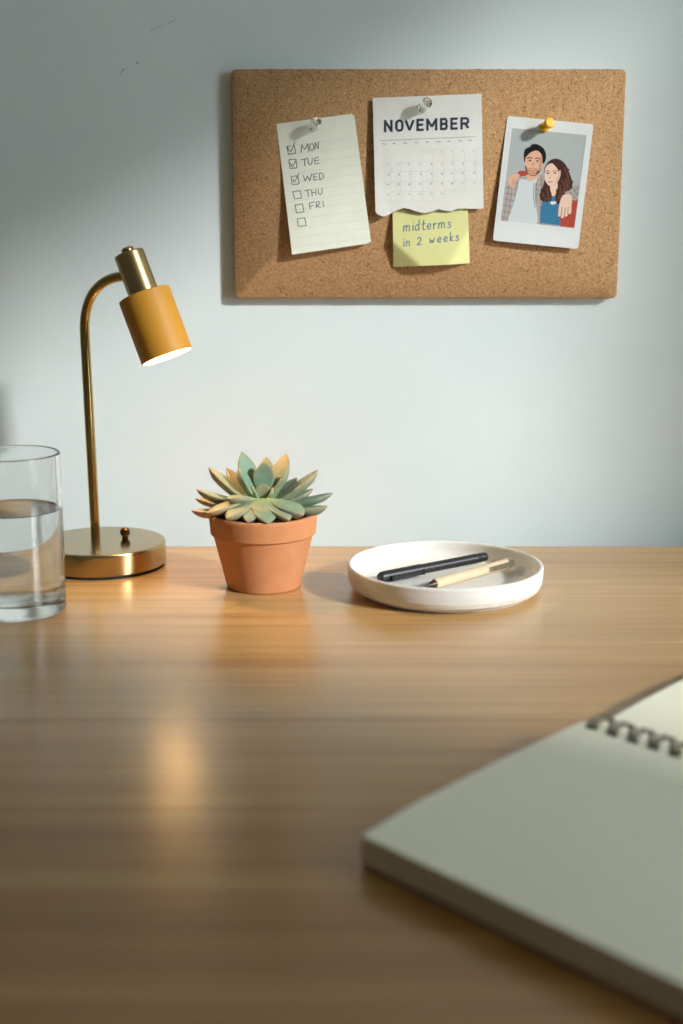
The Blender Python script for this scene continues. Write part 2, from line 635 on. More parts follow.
# --- checklist note
def C5(p):
    return (275 + p[0] / 6.83, 105 + p[1] / 6.83)
note = Sheet([(276.4, 124.0), (354.2, 113.4), (371.0, 243.0), (292.4, 254.3)], 0.0004,
             lambda u, v: 0.0022 * max(0, v - .25) ** 1.3 * (1.3 + 0.9 * (1 - u)) * 3 + 0.0004 * math.sin(u * 5))
def note_outline(u, v):
    if v < 0.02 and u > 0.965:                 # clipped top right corner
        v = v + (0.02 - v) * ((u - .965) / .035)
    if v > 0.97 and u > 0.94:
        v = v - 0.012 * (u - .94) / .06
    return u, v
th = thing("checklist_note", "ruled white paper with a weekday checklist, pinned at left of the cork board", "note", note.pos(.5, .5))
obj("paper", note.mesh(60, 84, outline=note_outline), M["paper"], th)
bm = bmesh.new()
for k in range(12):
    ym = 247 + 62.2 * k
    note.strokes(bm, [[C5((48 + 14 * k * .62, ym + 38)), C5((556 + 8.2 * k, ym - 26))]], 0.34, extra=.00008, step=4)
face_camera(bm); obj("ruled_lines", bm, M["rule"], th, smooth=False)
S5 = [
    [(83, 284), (92, 337), (142, 328), (132, 278)], [(83, 288), (108, 322), (135, 253)], [(83, 284), (104, 281)],
    [(95, 375), (104, 435), (150, 428), (142, 368), (95, 375)], [(106, 398), (118, 424), (146, 372)],
    [(110, 490), (118, 545), (165, 538), (155, 482), (110, 490)], [(120, 508), (134, 527), (164, 466)],
    [(122, 592), (133, 642), (182, 635), (172, 585), (122, 592)],
    [(137, 685), (147, 737), (198, 730), (187, 675), (137, 685)],
    [(152, 778), (160, 830), (213, 823), (203, 770), (152, 778)],
    [(178, 325), (183, 270), (203, 305), (225, 262), (230, 318)], ell(251, 288, 14, 24), [(272, 308), (276, 256), (295, 302), (298, 250)],
    [(180, 375), (224, 364)], [(203, 370), (204, 415)], smooth_line([(225, 365), (228, 395), (240, 408), (252, 394), (255, 360)]),
    [(296, 357), (270, 363), (273, 402), (302, 396)], [(272, 382), (298, 376)],
    [(193, 480), (206, 520), (222, 485), (237, 517), (252, 468)], [(287, 467), (262, 474), (266, 514), (291, 508)], [(264, 494), (286, 489)],
    [(302, 466), (306, 511)], smooth_line([(302, 466), (322, 466), (332, 484), (326, 500), (306, 511)]),
    [(205, 586), (241, 577)], [(224, 581), (227, 627)], [(250, 580), (254, 622)], [(277, 573), (281, 616)], [(252, 601), (279, 595)],
    smooth_line([(295, 572), (297, 600), (308, 612), (320, 599), (322, 568)]),
    [(268, 661), (234, 671), (241, 711)], [(238, 692), (262, 686)],
    [(280, 666), (285, 706)], smooth_line([(280, 666), (298, 660), (305, 673), (284, 688)]), [(284, 688), (312, 700)], [(327, 657), (333, 695)],
]
bm = bmesh.new()
note.strokes(bm, [[C5(p) for p in l] for l in S5], 0.75, extra=.00016)
face_camera(bm); obj("handwriting", bm, M["graphite"], th, smooth=False, label="grey handwritten weekdays and tick boxes")

# --- sticky note (tucked under the calendar page)
def C6(p):
    return (370 + p[0] / 5.39, 85 + p[1] / 5.39)
def sticky_lift(u, v):
    dl = max(0.0, (v - 0.66) - u * 0.95)             # lower corners curl back to the board
    dr = max(0.0, (v - 0.55) - (1 - u) * 1.6)
    return max(0.0002, 0.0105 * v ** 1.2 + 0.0015 * math.sin(PI * u) * v - 0.026 * dl - 0.020 * dr)
sticky = Sheet([(392.3, 192.5), (466.8, 189.0), (469.6, 263.2), (393.2, 266.8)], -0.0001, sticky_lift)
st = obj("sticky_note", sticky.mesh(30, 30), M["sticky"], loc=sticky.pos(.5, .5))
GLY = {  # handwriting, x-height 1, y up
    "m": ([[(0, 0), (0.05, 1)], [(.05, .7), (.25, 1), (.42, .9), (.45, 0)], [(.45, .7), (.65, 1), (.85, .9), (.9, 0)]], 1.05),
    "i": ([[(.1, 1), (.1, 0)], [(.1, 1.4), (.12, 1.5)]], .32),
    "d": ([[(.6, .85), (.3, 1), (.02, .55), (.2, 0), (.55, .25)], [(.62, 1.9), (.58, .9), (.66, 0)]], .82),
    "t": ([[(.25, 1.7), (.22, .3), (.4, 0), (.55, .1)], [(-.05, 1.05), (.6, 1.1)]], .62),
    "e": ([[(.05, .5), (.55, .6), (.5, .95), (.25, 1), (.03, .5), (.25, .02), (.6, .2)]], .75),
    "r": ([[(.05, 1), (.1, 0)], [(.08, .6), (.28, .95), (.55, .95)]], .66),
    "s": ([[(.55, .85), (.3, 1), (.1, .75), (.5, .35), (.35, .02), (.02, .1)]], .7),
    "n": ([[(.05, 1), (.08, 0)], [(.08, .65), (.3, 1), (.52, .85), (.55, 0)]], .75),
    "2": ([[(.02, 1.15), (.3, 1.55), (.6, 1.2), (.4, .6), (0, .05), (.45, .1), (.75, .05)]], .9),
    "w": ([[(0, .95), (.15, .1), (.38, .7), (.6, .1), (.8, 1)]], .95),
    "k": ([[(.05, 1.8), (.1, 0)], [(.5, 1), (.1, .45), (.55, 0)]], .68),
    " ": ([], .6),
}
def write(txt, x, y, dx, dy, h, kern=1.0):
    """strokes in crop units; (dx, dy) is the baseline direction, h the x-height"""
    d = Vector((dx, dy)).normalized()
    up = Vector((d.y, -d.x))
    out = []
    cur = Vector((x, y))
    for ch in txt:
        g, adv = GLY[ch]
        for l in g:
            pts_ = [tuple(cur + d * ((p[0] * 1.18 + p[1] * .14) * h) + up * (p[1] * h)) for p in l]
            out.append(smooth_line(pts_, 4) if len(pts_) > 2 and ch not in "wk" else pts_)
        cur = cur + d * (adv * h * kern)
    return out
bm = bmesh.new()
lines = write("midterms", 180, 790, 255, -22, 30, 1.50) + write("in 2 weeks", 180, 872, 310, -36, 27, 1.66)
sticky.strokes(bm, [[C6(p) for p in l] for l in lines], 0.85, extra=.0002)
face_camera(bm); obj("handwriting", bm, M["blueink"], st, smooth=False, label="blue handwritten reminder")
tag(st, "yellow sticky note with blue handwriting, tucked under the torn calendar page", "sticky note")

# --- calendar page
cal = Sheet([(372.6, 98.2), (481.2, 94.0), (483.2, 208.6), (375.4, 217.0)], 0.0034,
            lambda u, v: 0.0012 * math.sin(PI * u) * v + 0.0035 * max(0, v - .1) * (1 - u) ** 2 + 0.001 * v + 0.01 * max(0, v - .93) * (u < .12))
TEAR = [(0, .955), (.03, .985), (.07, 1.0), (.11, .995), (.15, .975), (.2, .955), (.26, .94), (.32, .955), (.38, .98), (.45, 1.0), (.52, .99), (.58, .975), (.64, .99), (.7, 1.0), (.76, .985), (.83, .985), (.9, .995), (1, 1.0)]
def tear(u):
    for (a, va), (b, vb) in zip(TEAR[:-1], TEAR[1:]):
        if a <= u <= b:
            return va + (vb - va) * (u - a) / (b - a) + 0.004 * mnoise.noise(Vector((u * 40, 0, 0)))
    return 1
def cal_outline(u, v):
    return u, (v if v < .5 else .5 + (v - .5) * (tear(u) - .5) / .5)
th = thing("calendar_page", "white November calendar page with torn lower edge, pinned mid board", "calendar", cal.pos(.5, .5))
obj("paper", cal.mesh(72, 30, outline=cal_outline), M["cal"], th, angle=60)

def bold(ch):
    """block letters in a unit cell: width w, height 1, y down; stroke centre lines"""
    return {
        "N": [[(0, 1), (0, 0), (1, 1), (1, 0)]],
        "O": [[(0, .25), (0, .75), (.12, .93), (.35, 1), (.65, 1), (.88, .93), (1, .75), (1, .25), (.88, .07), (.65, 0), (.35, 0), (.12, .07), (0, .25), (0, .4)]],
        "V": [[(0, 0), (.5, 1), (1, 0)]],
        "E": [[(1, 0), (0, 0), (0, 1), (1, 1)], [(0, .49), (.86, .49)]],
        "M": [[(0, 1), (0, 0), (.5, .72), (1, 0), (1, 1)]],
        "B": [[(0, .48), (.7, .48), (.93, .4), (1, .24), (.93, .07), (.7, 0), (0, 0), (0, 1), (.7, 1), (.95, .92), (1, .74), (.95, .56), (.7, .48)]],
        "R": [[(0, 1), (0, 0), (.7, 0), (.93, .08), (1, .26), (.93, .46), (.7, .53), (0, .53)], [(.55, .53), (1, 1)]],
    }[ch]
bm = bmesh.new()
SW = 13.0
for ch, xa, xb in (("N", 75, 122), ("O", 136, 181), ("V", 186, 241), ("E", 250, 290), ("M", 303, 363), ("B", 377, 419), ("E", 433, 473), ("R", 487, 536)):
    lns = []
    xi0, xi1 = xa + SW / 2, xb - SW / 2
    for l in bold(ch):
        pl = []
        for (u, v) in l:
            x = xi0 + u * (xi1 - xi0)
            yt = 189 - (x - 75) * 0.036
            y = yt + SW / 2 + v * (66 - SW)
            pl.append(C6((x, y)))
        lns.append(pl)
    for l in lns:
        # straight pieces with square ends overlap at the corners, giving crisp joints
        for k, (a, b_) in enumerate(zip(l[:-1], l[1:])):
            av, bv = Vector(a), Vector(b_)
            d = (bv - av).normalized()
            e_ = SW / 5.39 * (.5 if ch != "O" else .12)
            diag = abs(d.x) > .2 and abs(d.y) > .2
            e1 = e_ if not diag else 0.12
            dn = Vector((-d.y, d.x)) * (SW / 5.39 / 2)
            a2, b2 = av - d * e1, bv + d * e1
            cal.poly(bm, [tuple(a2 + dn), tuple(a2 - dn), tuple(b2 - dn), tuple(b2 + dn)], .0002 + .000004 * k)
face_camera(bm); obj("month_lettering", bm, M["navy"], th, smooth=False, label="bold navy month name")
bm = bmesh.new()
cal.strokes(bm, [[C6((55, 300)), C6((568, 278))]], 0.5, step=6)
for k, x in enumerate((70, 124, 184, 245, 303, 362, 420, 480, 534)):
    y = 318 - (x - 70) * 0.042
    wd = (12, 10, 16, 12, 10, 18, 12, 16, 10)[k]
    cal.strokes(bm, [[C6((x + j * wd / 4 - wd / 2 + 4, y + (3 if j % 2 else -3))) for j in range(6)]], 0.5, step=.6)
DIG = {"0": "abcdef", "1": "bc", "2": "abged", "3": "abgcd", "4": "fgbc", "5": "afgcd", "6": "afgedc", "7": "abc", "8": "abcdefg", "9": "abfgcd"}
SEG = {"a": ((0, 0), (1, 0)), "b": ((1, 0), (1, 1)), "c": ((1, 1), (1, 2)), "d": ((0, 2), (1, 2)), "e": ((0, 1), (0, 2)), "f": ((0, 0), (0, 1)), "g": ((0, 1), (1, 1))}
cols = [84, 110, 165, 222, 282, 340, 398, 452, 510, 572]
def gy(r, x):
    return (352, 418, 470, 524, 577, 632)[r] - (x - 80) * 0.02
n = 0
for r in range(5):
    for c in range(9):
        if (r == 0 and c < 4) or (r == 4 and c > 5):
            continue
        n += 1
        x = cols[c + 1] - 16 if c else cols[0] + 8
        y = gy(r, x) + 9
        for j, dch in enumerate(str(min(n, 31))):
            ls = [[C6((x + j * 7 + p[0] * 4, y + p[1] * 4.5)) for p in SEG[q]] for q in DIG[dch]]
            cal.strokes(bm, ls, 0.22, step=2)
face_camera(bm); obj("small_print", bm, M["greyprint"], th, smooth=False)
bm = bmesh.new()
for r in range(6):
    xa, xb = (270, 575) if r == 0 else ((75, 575) if r < 5 else (75, 345))
    if r == 5:
        pass
    cal.strokes(bm, [[C6((xa, gy(r, xa))), C6((xb, gy(r, xb)))]], 0.3, extra=.0001, step=4)
for k, x in enumerate(cols):
    ra, rb = (1, 5) if k < 4 else ((0, 5) if k < 7 else (0, 4))
    cal.strokes(bm, [[C6((x - 2 + 0.02 * 0, gy(ra, x))), C6((x + 2, gy(rb, x)))]], 0.28, extra=.0001, step=4)
face_camera(bm); obj("date_grid", bm, M["palegrid"], th, smooth=False)

# --- instant photograph
def C3(p):
    return (480 + p[0] / 5.254, 100 + p[1] / 5.254)
def C7(p):
    return (495 + p[0] / 7.19, 135 + p[1] / 7.19)
pho = Sheet([C3((144, 84)), C3((597, 128)), C3((511, 782)), C3((64, 738))], 0.0006,
            lambda u, v: 0.0055 * max(0, v - .08) + 0.0008 * math.sin(PI * u))
th = thing("instant_photo", "white bordered instant photograph of a couple, pinned at right of the board", "photograph", pho.pos(.5, .5))
def round_outline(u, v):
    # slightly rounded corners
    r = 0.025
    for cu in (0, 1):
        for cv in (0, 1):
            du, dv = abs(u - cu), abs(v - cv)
            if du < r and dv < r:
                k = math.hypot(r - du, r - dv)
                if k > r:
                    s_ = r / k
                    u = cu + (1 if cu == 0 else -1) * (r - (r - du) * s_)
                    v = cv + (1 if cv == 0 else -1) * (r - (r - dv) * s_)
                    return u, v
    return u, v
obj("border", pho.mesh(40, 40, 0.0004, outline=round_outline), M["pwhite"], th)
PC = [rgb(*c) for c in (
    (176, 184, 184),   # 0 backdrop
    (206, 216, 218),   # 1 tee
    (172, 166, 162),   # 2 plaid
    (226, 178, 152),   # 3 skin
    (28, 24, 24),      # 4 black hair
    (66, 42, 36),      # 5 brown hair
    (60, 122, 160),    # 6 blue top
    (178, 76, 62),     # 7 red cardigan
    (236, 202, 182),   # 8 light skin
    (72, 48, 40),      # 9 features
    (128, 126, 128),   # 10 plaid dark
    (176, 84, 76),     # 11 lips
    (196, 176, 168),   # 12 plaid light
    (112, 68, 52),     # 13 hair highlight
    (150, 100, 80),    # 14 stubble
    (226, 230, 230),   # 15 white
    (200, 150, 126),   # 16 faint stubble
    (150, 158, 158),   # 17 backdrop edge
    (92, 62, 50),      # 18 beard
    (202, 150, 124),   # 19 shaded skin
    (222, 184, 164))]  # 20 shaded light skin
PM = []
for i, c in enumerate(PC):
    PM.append(plain("photo print %02d" % i, c, 0.3))
bm = bmesh.new()
lev = [0.00005]
def shape(pts, mi, sm=True):
    lev[0] += 0.0000016
    q = [C7(p) for p in pts]
    if sm:
        q = smooth_line(q, 4, True)
    pho.poly(bm, q, lev[0], mi)
def line(pts, mi, w):
    lev[0] += 0.0000016
    pho.strokes(bm, [smooth_line([C7(p) for p in pts], 4) if len(pts) > 2 else [C7(p) for p in pts]], w, lev[0], mi, step=.7)
# backdrop, split in a grid so that it follows the bow of the print
def bq(u, v):
    a = (122 + (658 - 122) * u, -50 + 51.5 * u)
    b = (40 + (570 - 40) * u, 615 + 53 * u)
    return (a[0] + (b[0] - a[0]) * v, a[1] + (b[1] - a[1]) * v)
for i in range(8):
    for j in range(8):
        pho.poly(bm, [C7(bq((i + a) / 8, (j + b) / 8)) for a, b in ((0, 0), (1, 0), (1, 1), (0, 1))], .00005, 0)
# man: plaid overshirt, tee, neck, face, hair
shape([(82, 345), (125, 318), (190, 305), (235, 300), (320, 288), (352, 300), (352, 420), (345, 520), (332, 642), (300, 640), (180, 626), (41, 612), (56, 540), (72, 450)], 2)
for x in range(60, 160, 14):
    line([(x + 34, 330), (x + 8, 470), (x - 12, 614)], 10 if (x // 14) % 2 else 12, .55)
for y in range(350, 610, 22):
    line([(max(46, 78 - (y - 330) * .12), y), (150 - (y - 350) * .1, y + 14)], 12 if (y // 22) % 2 else 10, .6)
for y in range(300, 430, 18):
    line([(288, y), (345, y + 8)], 10 if (y // 18) % 2 else 12, .6)
for x in (300, 318, 336):
    line([(x, 292), (x - 6, 470), (x - 10, 636)], 12 if x == 318 else 10, .7)
shape([(178, 318), (222, 322), (265, 328), (305, 306), (288, 372), (286, 450), (300, 540), (298, 640), (200, 629), (96, 618), (118, 545), (150, 430), (166, 365)], 1)
line([(284, 340), (276, 430), (288, 520)], 10, .7)
shape([(232, 262), (322, 252), (318, 292), (300, 312), (262, 326), (226, 318), (236, 296)], 3)
shape([(338, 195), (350, 200), (346, 226), (334, 232)], 3)
shape([(214, 165), (216, 225), (230, 262), (254, 284), (280, 288), (308, 274), (330, 240), (340, 195), (337, 145), (305, 112), (255, 116), (224, 138)], 3)
shape([(216, 222), (220, 252), (238, 280), (266, 295), (296, 289), (322, 264), (336, 222), (330, 222), (318, 250), (300, 272), (276, 280), (254, 274), (234, 252), (222, 226)], 18)
shape([(240, 240), (270, 236), (304, 242), (300, 268), (276, 278), (250, 270)], 16)
shape([(252, 246), (270, 243), (290, 247), (288, 258), (270, 262), (254, 257)], 3)
shape([(210, 190), (208, 128), (222, 98), (250, 86), (262, 70), (292, 64), (326, 78), (352, 100), (366, 140), (364, 180), (350, 205), (342, 200), (340, 160), (326, 128), (300, 112), (270, 118), (246, 134), (230, 150), (220, 164), (216, 190)], 4)
line([(230, 169), (248, 162), (266, 167)], 4, .9); line([(290, 169), (308, 165), (326, 174)], 4, .9)
line([(245, 183), (257, 184)], 4, 1.3); line([(299, 187), (311, 188)], 4, 1.3)
shape([(337, 150), (340, 195), (332, 235), (312, 262), (314, 225), (322, 190), (326, 160)], 19)
shape([(276, 186), (282, 214), (274, 222), (264, 216), (270, 204)], 19)
line([(254, 251), (270, 254), (288, 252)], 11, .7)
# woman's hand and cuff on his shoulder
shape([(158, 278), (180, 258), (215, 258), (236, 268), (228, 290), (190, 298), (170, 302)], 7)
shape([(92, 335), (104, 300), (136, 282), (164, 276), (178, 296), (158, 322), (146, 350), (130, 384), (116, 372), (104, 362)], 3)
line([(132, 318), (120, 362)], 14, .4); line([(146, 326), (134, 368)], 14, .4)
# woman: cardigan, top, neck, hair, face
shape([(448, 560), (470, 480), (520, 440), (598, 455), (590, 540), (571, 667), (500, 660), (452, 655)], 7)
shape([(358, 440), (398, 418), (436, 424), (470, 450), (478, 520), (462, 570), (468, 656), (400, 649), (333, 641), (326, 560), (340, 490)], 6)
line([(336, 636), (400, 645), (466, 652)], 12, .7)
shape([(352, 470), (330, 470), (322, 440), (330, 400), (348, 360), (356, 320), (352, 265), (362, 225), (385, 190), (430, 170), (475, 182), (510, 215), (530, 262), (552, 320), (556, 365), (540, 395), (508, 412), (490, 440), (470, 478), (452, 496), (436, 470), (420, 480), (398, 480), (376, 452)], 5)
shape([(398, 350), (446, 336), (448, 392), (428, 424), (404, 420)], 8)
shape([(392, 408), (408, 416), (430, 412), (444, 386), (452, 420), (440, 450), (404, 452)], 5)
shape([(404, 402), (438, 396), (434, 432), (414, 446)], 8)
shape([(362, 240), (355, 285), (360, 325), (380, 358), (404, 372), (430, 360), (458, 326), (472, 285), (470, 245), (446, 216), (412, 204), (382, 212)], 8)
shape([(410, 200), (440, 206), (472, 236), (482, 280), (470, 320), (456, 350), (460, 300), (452, 252), (432, 222)], 5)
for a in ([(500, 230), (520, 290), (535, 350)], [(478, 330), (500, 370), (480, 430)], [(338, 410), (350, 440), (345, 465)], [(468, 360), (470, 410), (452, 470)], [(372, 380), (380, 420), (392, 460)], [(510, 320), (520, 370), (500, 400)]):
    line(a, 13, 1.5)
for (hx, hy, hr) in ((340, 400, 12), (332, 430, 13), (350, 462, 14), (372, 470, 12), (458, 484, 13), (480, 462, 14), (500, 430, 14), (520, 400, 13), (544, 372, 13), (552, 338, 10), (526, 250, 8)):
    shape([(hx + hr * math.cos(q * PI / 4), hy + hr * 1.2 * math.sin(q * PI / 4)) for q in range(8)], 5)
for (hx, hy) in ((345, 430), (360, 455), (478, 440), (500, 405), (530, 370), (470, 395), (505, 330)):
    line([(hx - 8, hy - 10), (hx + 4, hy - 2), (hx - 4, hy + 8), (hx + 5, hy + 14)], 13, .9)
line([(364, 262), (378, 256), (392, 262)], 9, .6); line([(414, 260), (430, 255), (446, 262)], 9, .6)
line([(373, 274), (385, 275)], 4, 1.2); line([(424, 273), (437, 274)], 4, 1.2)
shape([(470, 250), (472, 285), (458, 326), (432, 358), (440, 320), (454, 290), (458, 262)], 20)
shape([(402, 282), (400, 312), (392, 318), (386, 310), (394, 298)], 20)
line([(380, 336), (394, 338), (412, 336)], 11, .8)
shape([(396, 486), (420, 470), (440, 486), (424, 500), (404, 498)], 15)
shape([(404, 455), (420, 440), (436, 452), (428, 476), (414, 478)], 6)
# man's sleeve and hand over her shoulder
shape([(500, 412), (540, 395), (565, 372), (610, 358), (604, 410), (596, 462), (566, 470), (545, 452), (520, 430)], 2)
for a in ([(530, 405), (566, 440), (590, 462)], [(560, 380), (585, 420), (600, 440)], [(540, 430), (575, 398), (606, 380)], [(556, 455), (585, 430), (604, 412)]):
    line(a, 10, .7)
line([(548, 400), (576, 436), (596, 452)], 12, .8)
shape([(480, 445), (504, 426), (540, 428), (556, 452), (550, 500), (548, 552), (538, 572), (526, 566), (520, 582), (508, 590), (498, 580), (492, 600), (478, 600), (474, 582), (466, 592), (454, 584), (456, 540), (464, 488)], 8)
for a in ([(482, 520), (474, 585)], [(505, 522), (498, 586)], [(526, 520), (523, 570)]):
    line(a, 9, .5)
for p in ((460, 590), (486, 602), (510, 592), (534, 574)):
    line([(p[0] - 4, p[1]), (p[0] + 5, p[1] - 1)], 4, .9)
# the border covers the picture's outer edge
def fq(u, v):
    return C7(bq(u, v))
for quad in (((-.03, -.03), (1.03, -.03), (1.03, 0), (-.03, 0)), ((-.03, 1), (1.03, 1), (1.03, 1.03), (-.03, 1.03)), ((-.03, 0), (0, 0), (0, 1), (-.03, 1)), ((1, 0), (1.03, 0), (1.03, 1), (1, 1))):
    n_ = 10
    (ax0, ay0), (bx0, by0), (cx0, cy0), (dx0, dy0) = quad
    for k in range(n_):
        if abs(bx0 - ax0) > .5:
            f0, f1 = ax0 + (bx0 - ax0) * k / n_, ax0 + (bx0 - ax0) * (k + 1) / n_
            q_ = ((f0, ay0), (f1, ay0), (f1, cy0), (f0, cy0))
        else:
            f0, f1 = ay0 + (cy0 - ay0) * k / n_, ay0 + (cy0 - ay0) * (k + 1) / n_
            q_ = ((ax0, f0), (bx0, f0), (bx0, f1), (ax0, f1))
        pho.poly(bm, [fq(*t_) for t_ in q_], lev[0] + .00001, 15)
face_camera(bm); obj("picture", bm, PM, th, smooth=False, label="colour picture of a man in plaid and a woman in blue and red")

# ------------------------------------------------------------------ push pins
def push_pin(name, label, contact, head, off, mat, group=None):
    """contact / head centre in photo pixels; the pin stands out of the paper by ~14 mm."""
    a = bpt(*contact, off)
    h = at_y(head[0], head[1], a.y - 0.0145)
    ax = (h - a).normalized()
    t = thing(name, label, "push pin", a, group)
    L = 0.0145
    prof = [(0, .0004), (.0042, .0004), (.0047, .0009), (.0047, .0018), (.0040, .0024), (.0028, .0031), (.0024, .0045), (.0026, .0068), (.0036, .0090), (.0046, .0105), (.0052, .0120), (.0052, .0138), (.0047, .0148), (.0038, .0152), (0, .0152)]
    bm = bmesh.new(); lathe(bm, [(r, z) for r, z in prof], 32, a, ax); obj("head", bm, mat, t, angle=50)
    bm = bmesh.new(); lathe(bm, [(0, -off - .004), (.0005, -off - .003), (.00055, .0004), (0, .0005)], 10, a, ax); obj("needle", bm, M["steel"], t)
    return t
push_pin("push_pin", "clear plastic push pin holding the weekday checklist", (311.8, 127.6), (317.6, 120.8), .0012, M["clear"], "push pins on the cork board")
push_pin("push_pin", "clear plastic push pin holding the torn calendar page", (421.0, 108.8), (428.8, 100.6), .0040, M["clear"], "push pins on the cork board")
push_pin("push_pin", "yellow push pin holding the instant photograph", (544.3, 127.4), (550.2, 122.2), .0014, M["yellow"], "push pins on the cork board")

# ------------------------------------------------------------------ desk lamp
BH = 0.0235
BC = Vector(((101.6 - 341.5) / F * (1.298 * math.cos(PITCH) + .32 * math.sin(PITCH)), 1.298, DZ))
BR = 0.061
lamp = thing("desk_lamp", "brass desk lamp with mustard yellow shade, switched on beside the glass", "desk lamp", BC)
bm = bmesh.new(); lathe(bm, [(0, 0), (BR - .002, 0), (BR - .0015, .0028), (0, .0028)], 96, BC); obj("foot_pad", bm, M["rubber"], lamp)
bm = bmesh.new()
lathe(bm, [(0, .0026), (BR - .001, .0026), (BR, .0035), (BR, BH - .0022), (BR - .0006, BH - .0008), (BR - .0020, BH), (BR - .02, BH + .0002), (0, BH + .0004)], 128, BC)
obj("base", bm, M["brass_base"], lamp, angle=25)
foot = at_z(95.6, 536.6, BH)
# stem: straight up, then a quarter bend over to the lamp head
HT = at_y(128.7, 253.2, 1.287)                  # top centre of the brass socket
HB = at_y(167.2, 357.0, 1.2700)                  # centre of the shade mouth
AX = (HB - HT).normalized()
LEN = (HB - HT).length
jx = HT + AX * 0.021                            # where the arm meets the socket
side = at_y(121.5, 276.5, jx.y + 0.004)
pts = [foot + Vector((0, 0, .0)), Vector((foot.x - .001, foot.y, DZ + .1)), Vector((foot.x - .0028, foot.y, DZ + .215))]
P0 = pts[-1]
P3 = side
c1 = P0 + Vector((-.0010, 0, .034)); c2 = P3 + Vector((-.026, .012, -.0035))
for k in range(1, 21):
    t = k / 20
    pts.append(P0 * (1 - t) ** 3 + c1 * 3 * t * (1 - t) ** 2 + c2 * 3 * t * t * (1 - t) + P3 * t ** 3)
pts.append(P3 + (jx - P3) * .75)
bm = bmesh.new(); tube(bm, pts, 0.0046, 24); obj("stem", bm, M["brass_pol"], lamp, angle=60)
kn = at_z(125.3, 538.5, BH)
bm = bmesh.new()
lathe(bm, [(0, 0), (.0030, 0), (.0030, .0028), (.0040, .0034), (.0047, .0048), (.0049, .0068), (.0045, .0088), (.0034, .0102), (.0016, .0108), (0, .0109)], 32, kn)
obj("switch_knob", bm, M["brass_dark"], lamp)
SR, SHR, SL = 0.0139, 0.0241, 0.0391
bm = bmesh.new()
lathe(bm, [(0, 0), (SR - .0012, 0), (SR - .0003, .0004), (SR, .0014), (SR, SL + .002), (0, SL + .002)], 64, HT, AX)
sock = obj("socket", bm, M["brass"], lamp, angle=25)
bm = bmesh.new(); lathe(bm, [(0, -.0052), (.0045, -.0052), (.0056, -.0046), (.0059, -.003), (.0058, .0003), (0, .0003)], 32, HT, AX); obj("cap", bm, M["brass_pol"], sock)
bm = bmesh.new()
sp = HT + AX * SL
h1 = LEN - SL
lathe(bm, [(SR - .002, .0003), (SHR - .0012, .0003), (SHR - .0003, .0007), (SHR, .0018), (SHR, h1 - .0006), (SHR - .0006, h1), (SHR - .0012, h1 - .0004), (SHR - .0016, h1 - .003), (SHR - .0016, .0022), (SR - .002, .0022)], 96, sp, AX, closed=True)
shade = obj("lamp_shade", bm, [M["shade"], M["shadein"]], lamp, angle=30)
for p in shade.data.polygons:                   # white lacquer inside
    c = p.center + origin_of(lamp) - sp
    rad = (c - AX * c.dot(AX)).length
    if rad < SHR - .0011 and c.dot(AX) > 0.0015:
        p.material_index = 1
bm = bmesh.new()
lathe(bm, [(0, .0), (.0085, .002), (.0085, .006), (.012, .011), (.0165, .017), (.0172, .021), (.0155, .0265), (.011, .0300), (.005, .0317), (0, .032)], 40, sp, AX)
obj("bulb", bm, M["bulb"], lamp)
lt = bpy.data.lights.new("lamp_glow", "SPOT")
lt.energy = 1.1
lt.color = (1.0, 0.66, 0.34)
lt.spot_size = math.radians(150)
lt.spot_blend = 0.6
lt.shadow_soft_size = 0.004
lo = bpy.data.objects.new("lamp_glow", lt)
COL.objects.link(lo)
lo.location = sp + AX * 0.0345
lo.rotation_euler = AX.to_track_quat("-Z", "Y").to_euler()

# ------------------------------------------------------------------ glass of water
GC = Vector((-0.2735, 1.142, DZ))
GR, GI, GH, WL = 0.040, 0.0376, 0.1354, 0.0875
bm = bmesh.new()
lathe(bm, [(0, 0.0006), (.030, .0006), (.0345, .0), (.0375, .0004), (.0393, .0018), (GR, .004), (GR, GH - .0012), (GR - .0004, GH - .0003), (GR - .0012, GH), (GI + .0004, GH - .0003), (GI, GH - .0012),
           (GI, .0165), (GI - .0008, .0135), (GI - .003, .0118), (GI - .008, .0110), (0, .0108)], 128, GC)
gl = obj("drinking_glass", bm, M["glass"], loc=GC, angle=35)
tag(gl, "clear straight drinking glass half full of water, left of the lamp", "glass")
bm = bmesh.new()
WO = 0.00015
lathe(bm, [(0, .0108 - WO), (GI - .008, .0110 - WO), (GI - .003 + WO, .0118 - WO), (GI - .0008 + WO, .0135 - WO), (GI + WO, .0165), (GI + WO, WL + .0012), (GI - .0006, WL + .0006), (GI - .002, WL + .0001), (GI - .005, WL), (0, WL)], 128, GC)
wt = obj("water", bm, M["water"], loc=GC + Vector((0, 0, .011)), angle=35)
tag(wt, "clear still water filling the lower part of the drinking glass", "water")

# ------------------------------------------------------------------ potted succulent
PCN = Vector((-0.0702, 1.2230, DZ))
pot = thing("potted_succulent", "rosette succulent in a small terracotta pot between lamp and plate", "potted plant", PCN)
RB, RT, PH, BAND = 0.0335, 0.0485, 0.0675, 0.0190
bm = bmesh.new()
lathe(bm, [(0, 0), (RB - .0015, 0), (RB, .0012), (RB + .0005, .004), (.0448, PH - BAND), (.0452, PH - BAND + .002), (.0432, PH - .006), (.040, PH - BAND), (.031, .006), (0, .006)], 96, PCN)
body = obj("pot", bm, M["terra"], pot, angle=35)
bm = bmesh.new()
lathe(bm, [(.0430, PH - BAND + .001), (.0452, PH - BAND - .0003), (.0462, PH - BAND), (.0472, PH - BAND + .001), (RT - .0002, PH - .003), (RT - .0003, PH - .001), (RT - .0013, PH), (RT - .004, PH), (RT - .005, PH - .001), (RT - .0058, PH - .006), (.0430, PH - BAND + .001)], 96, PCN)
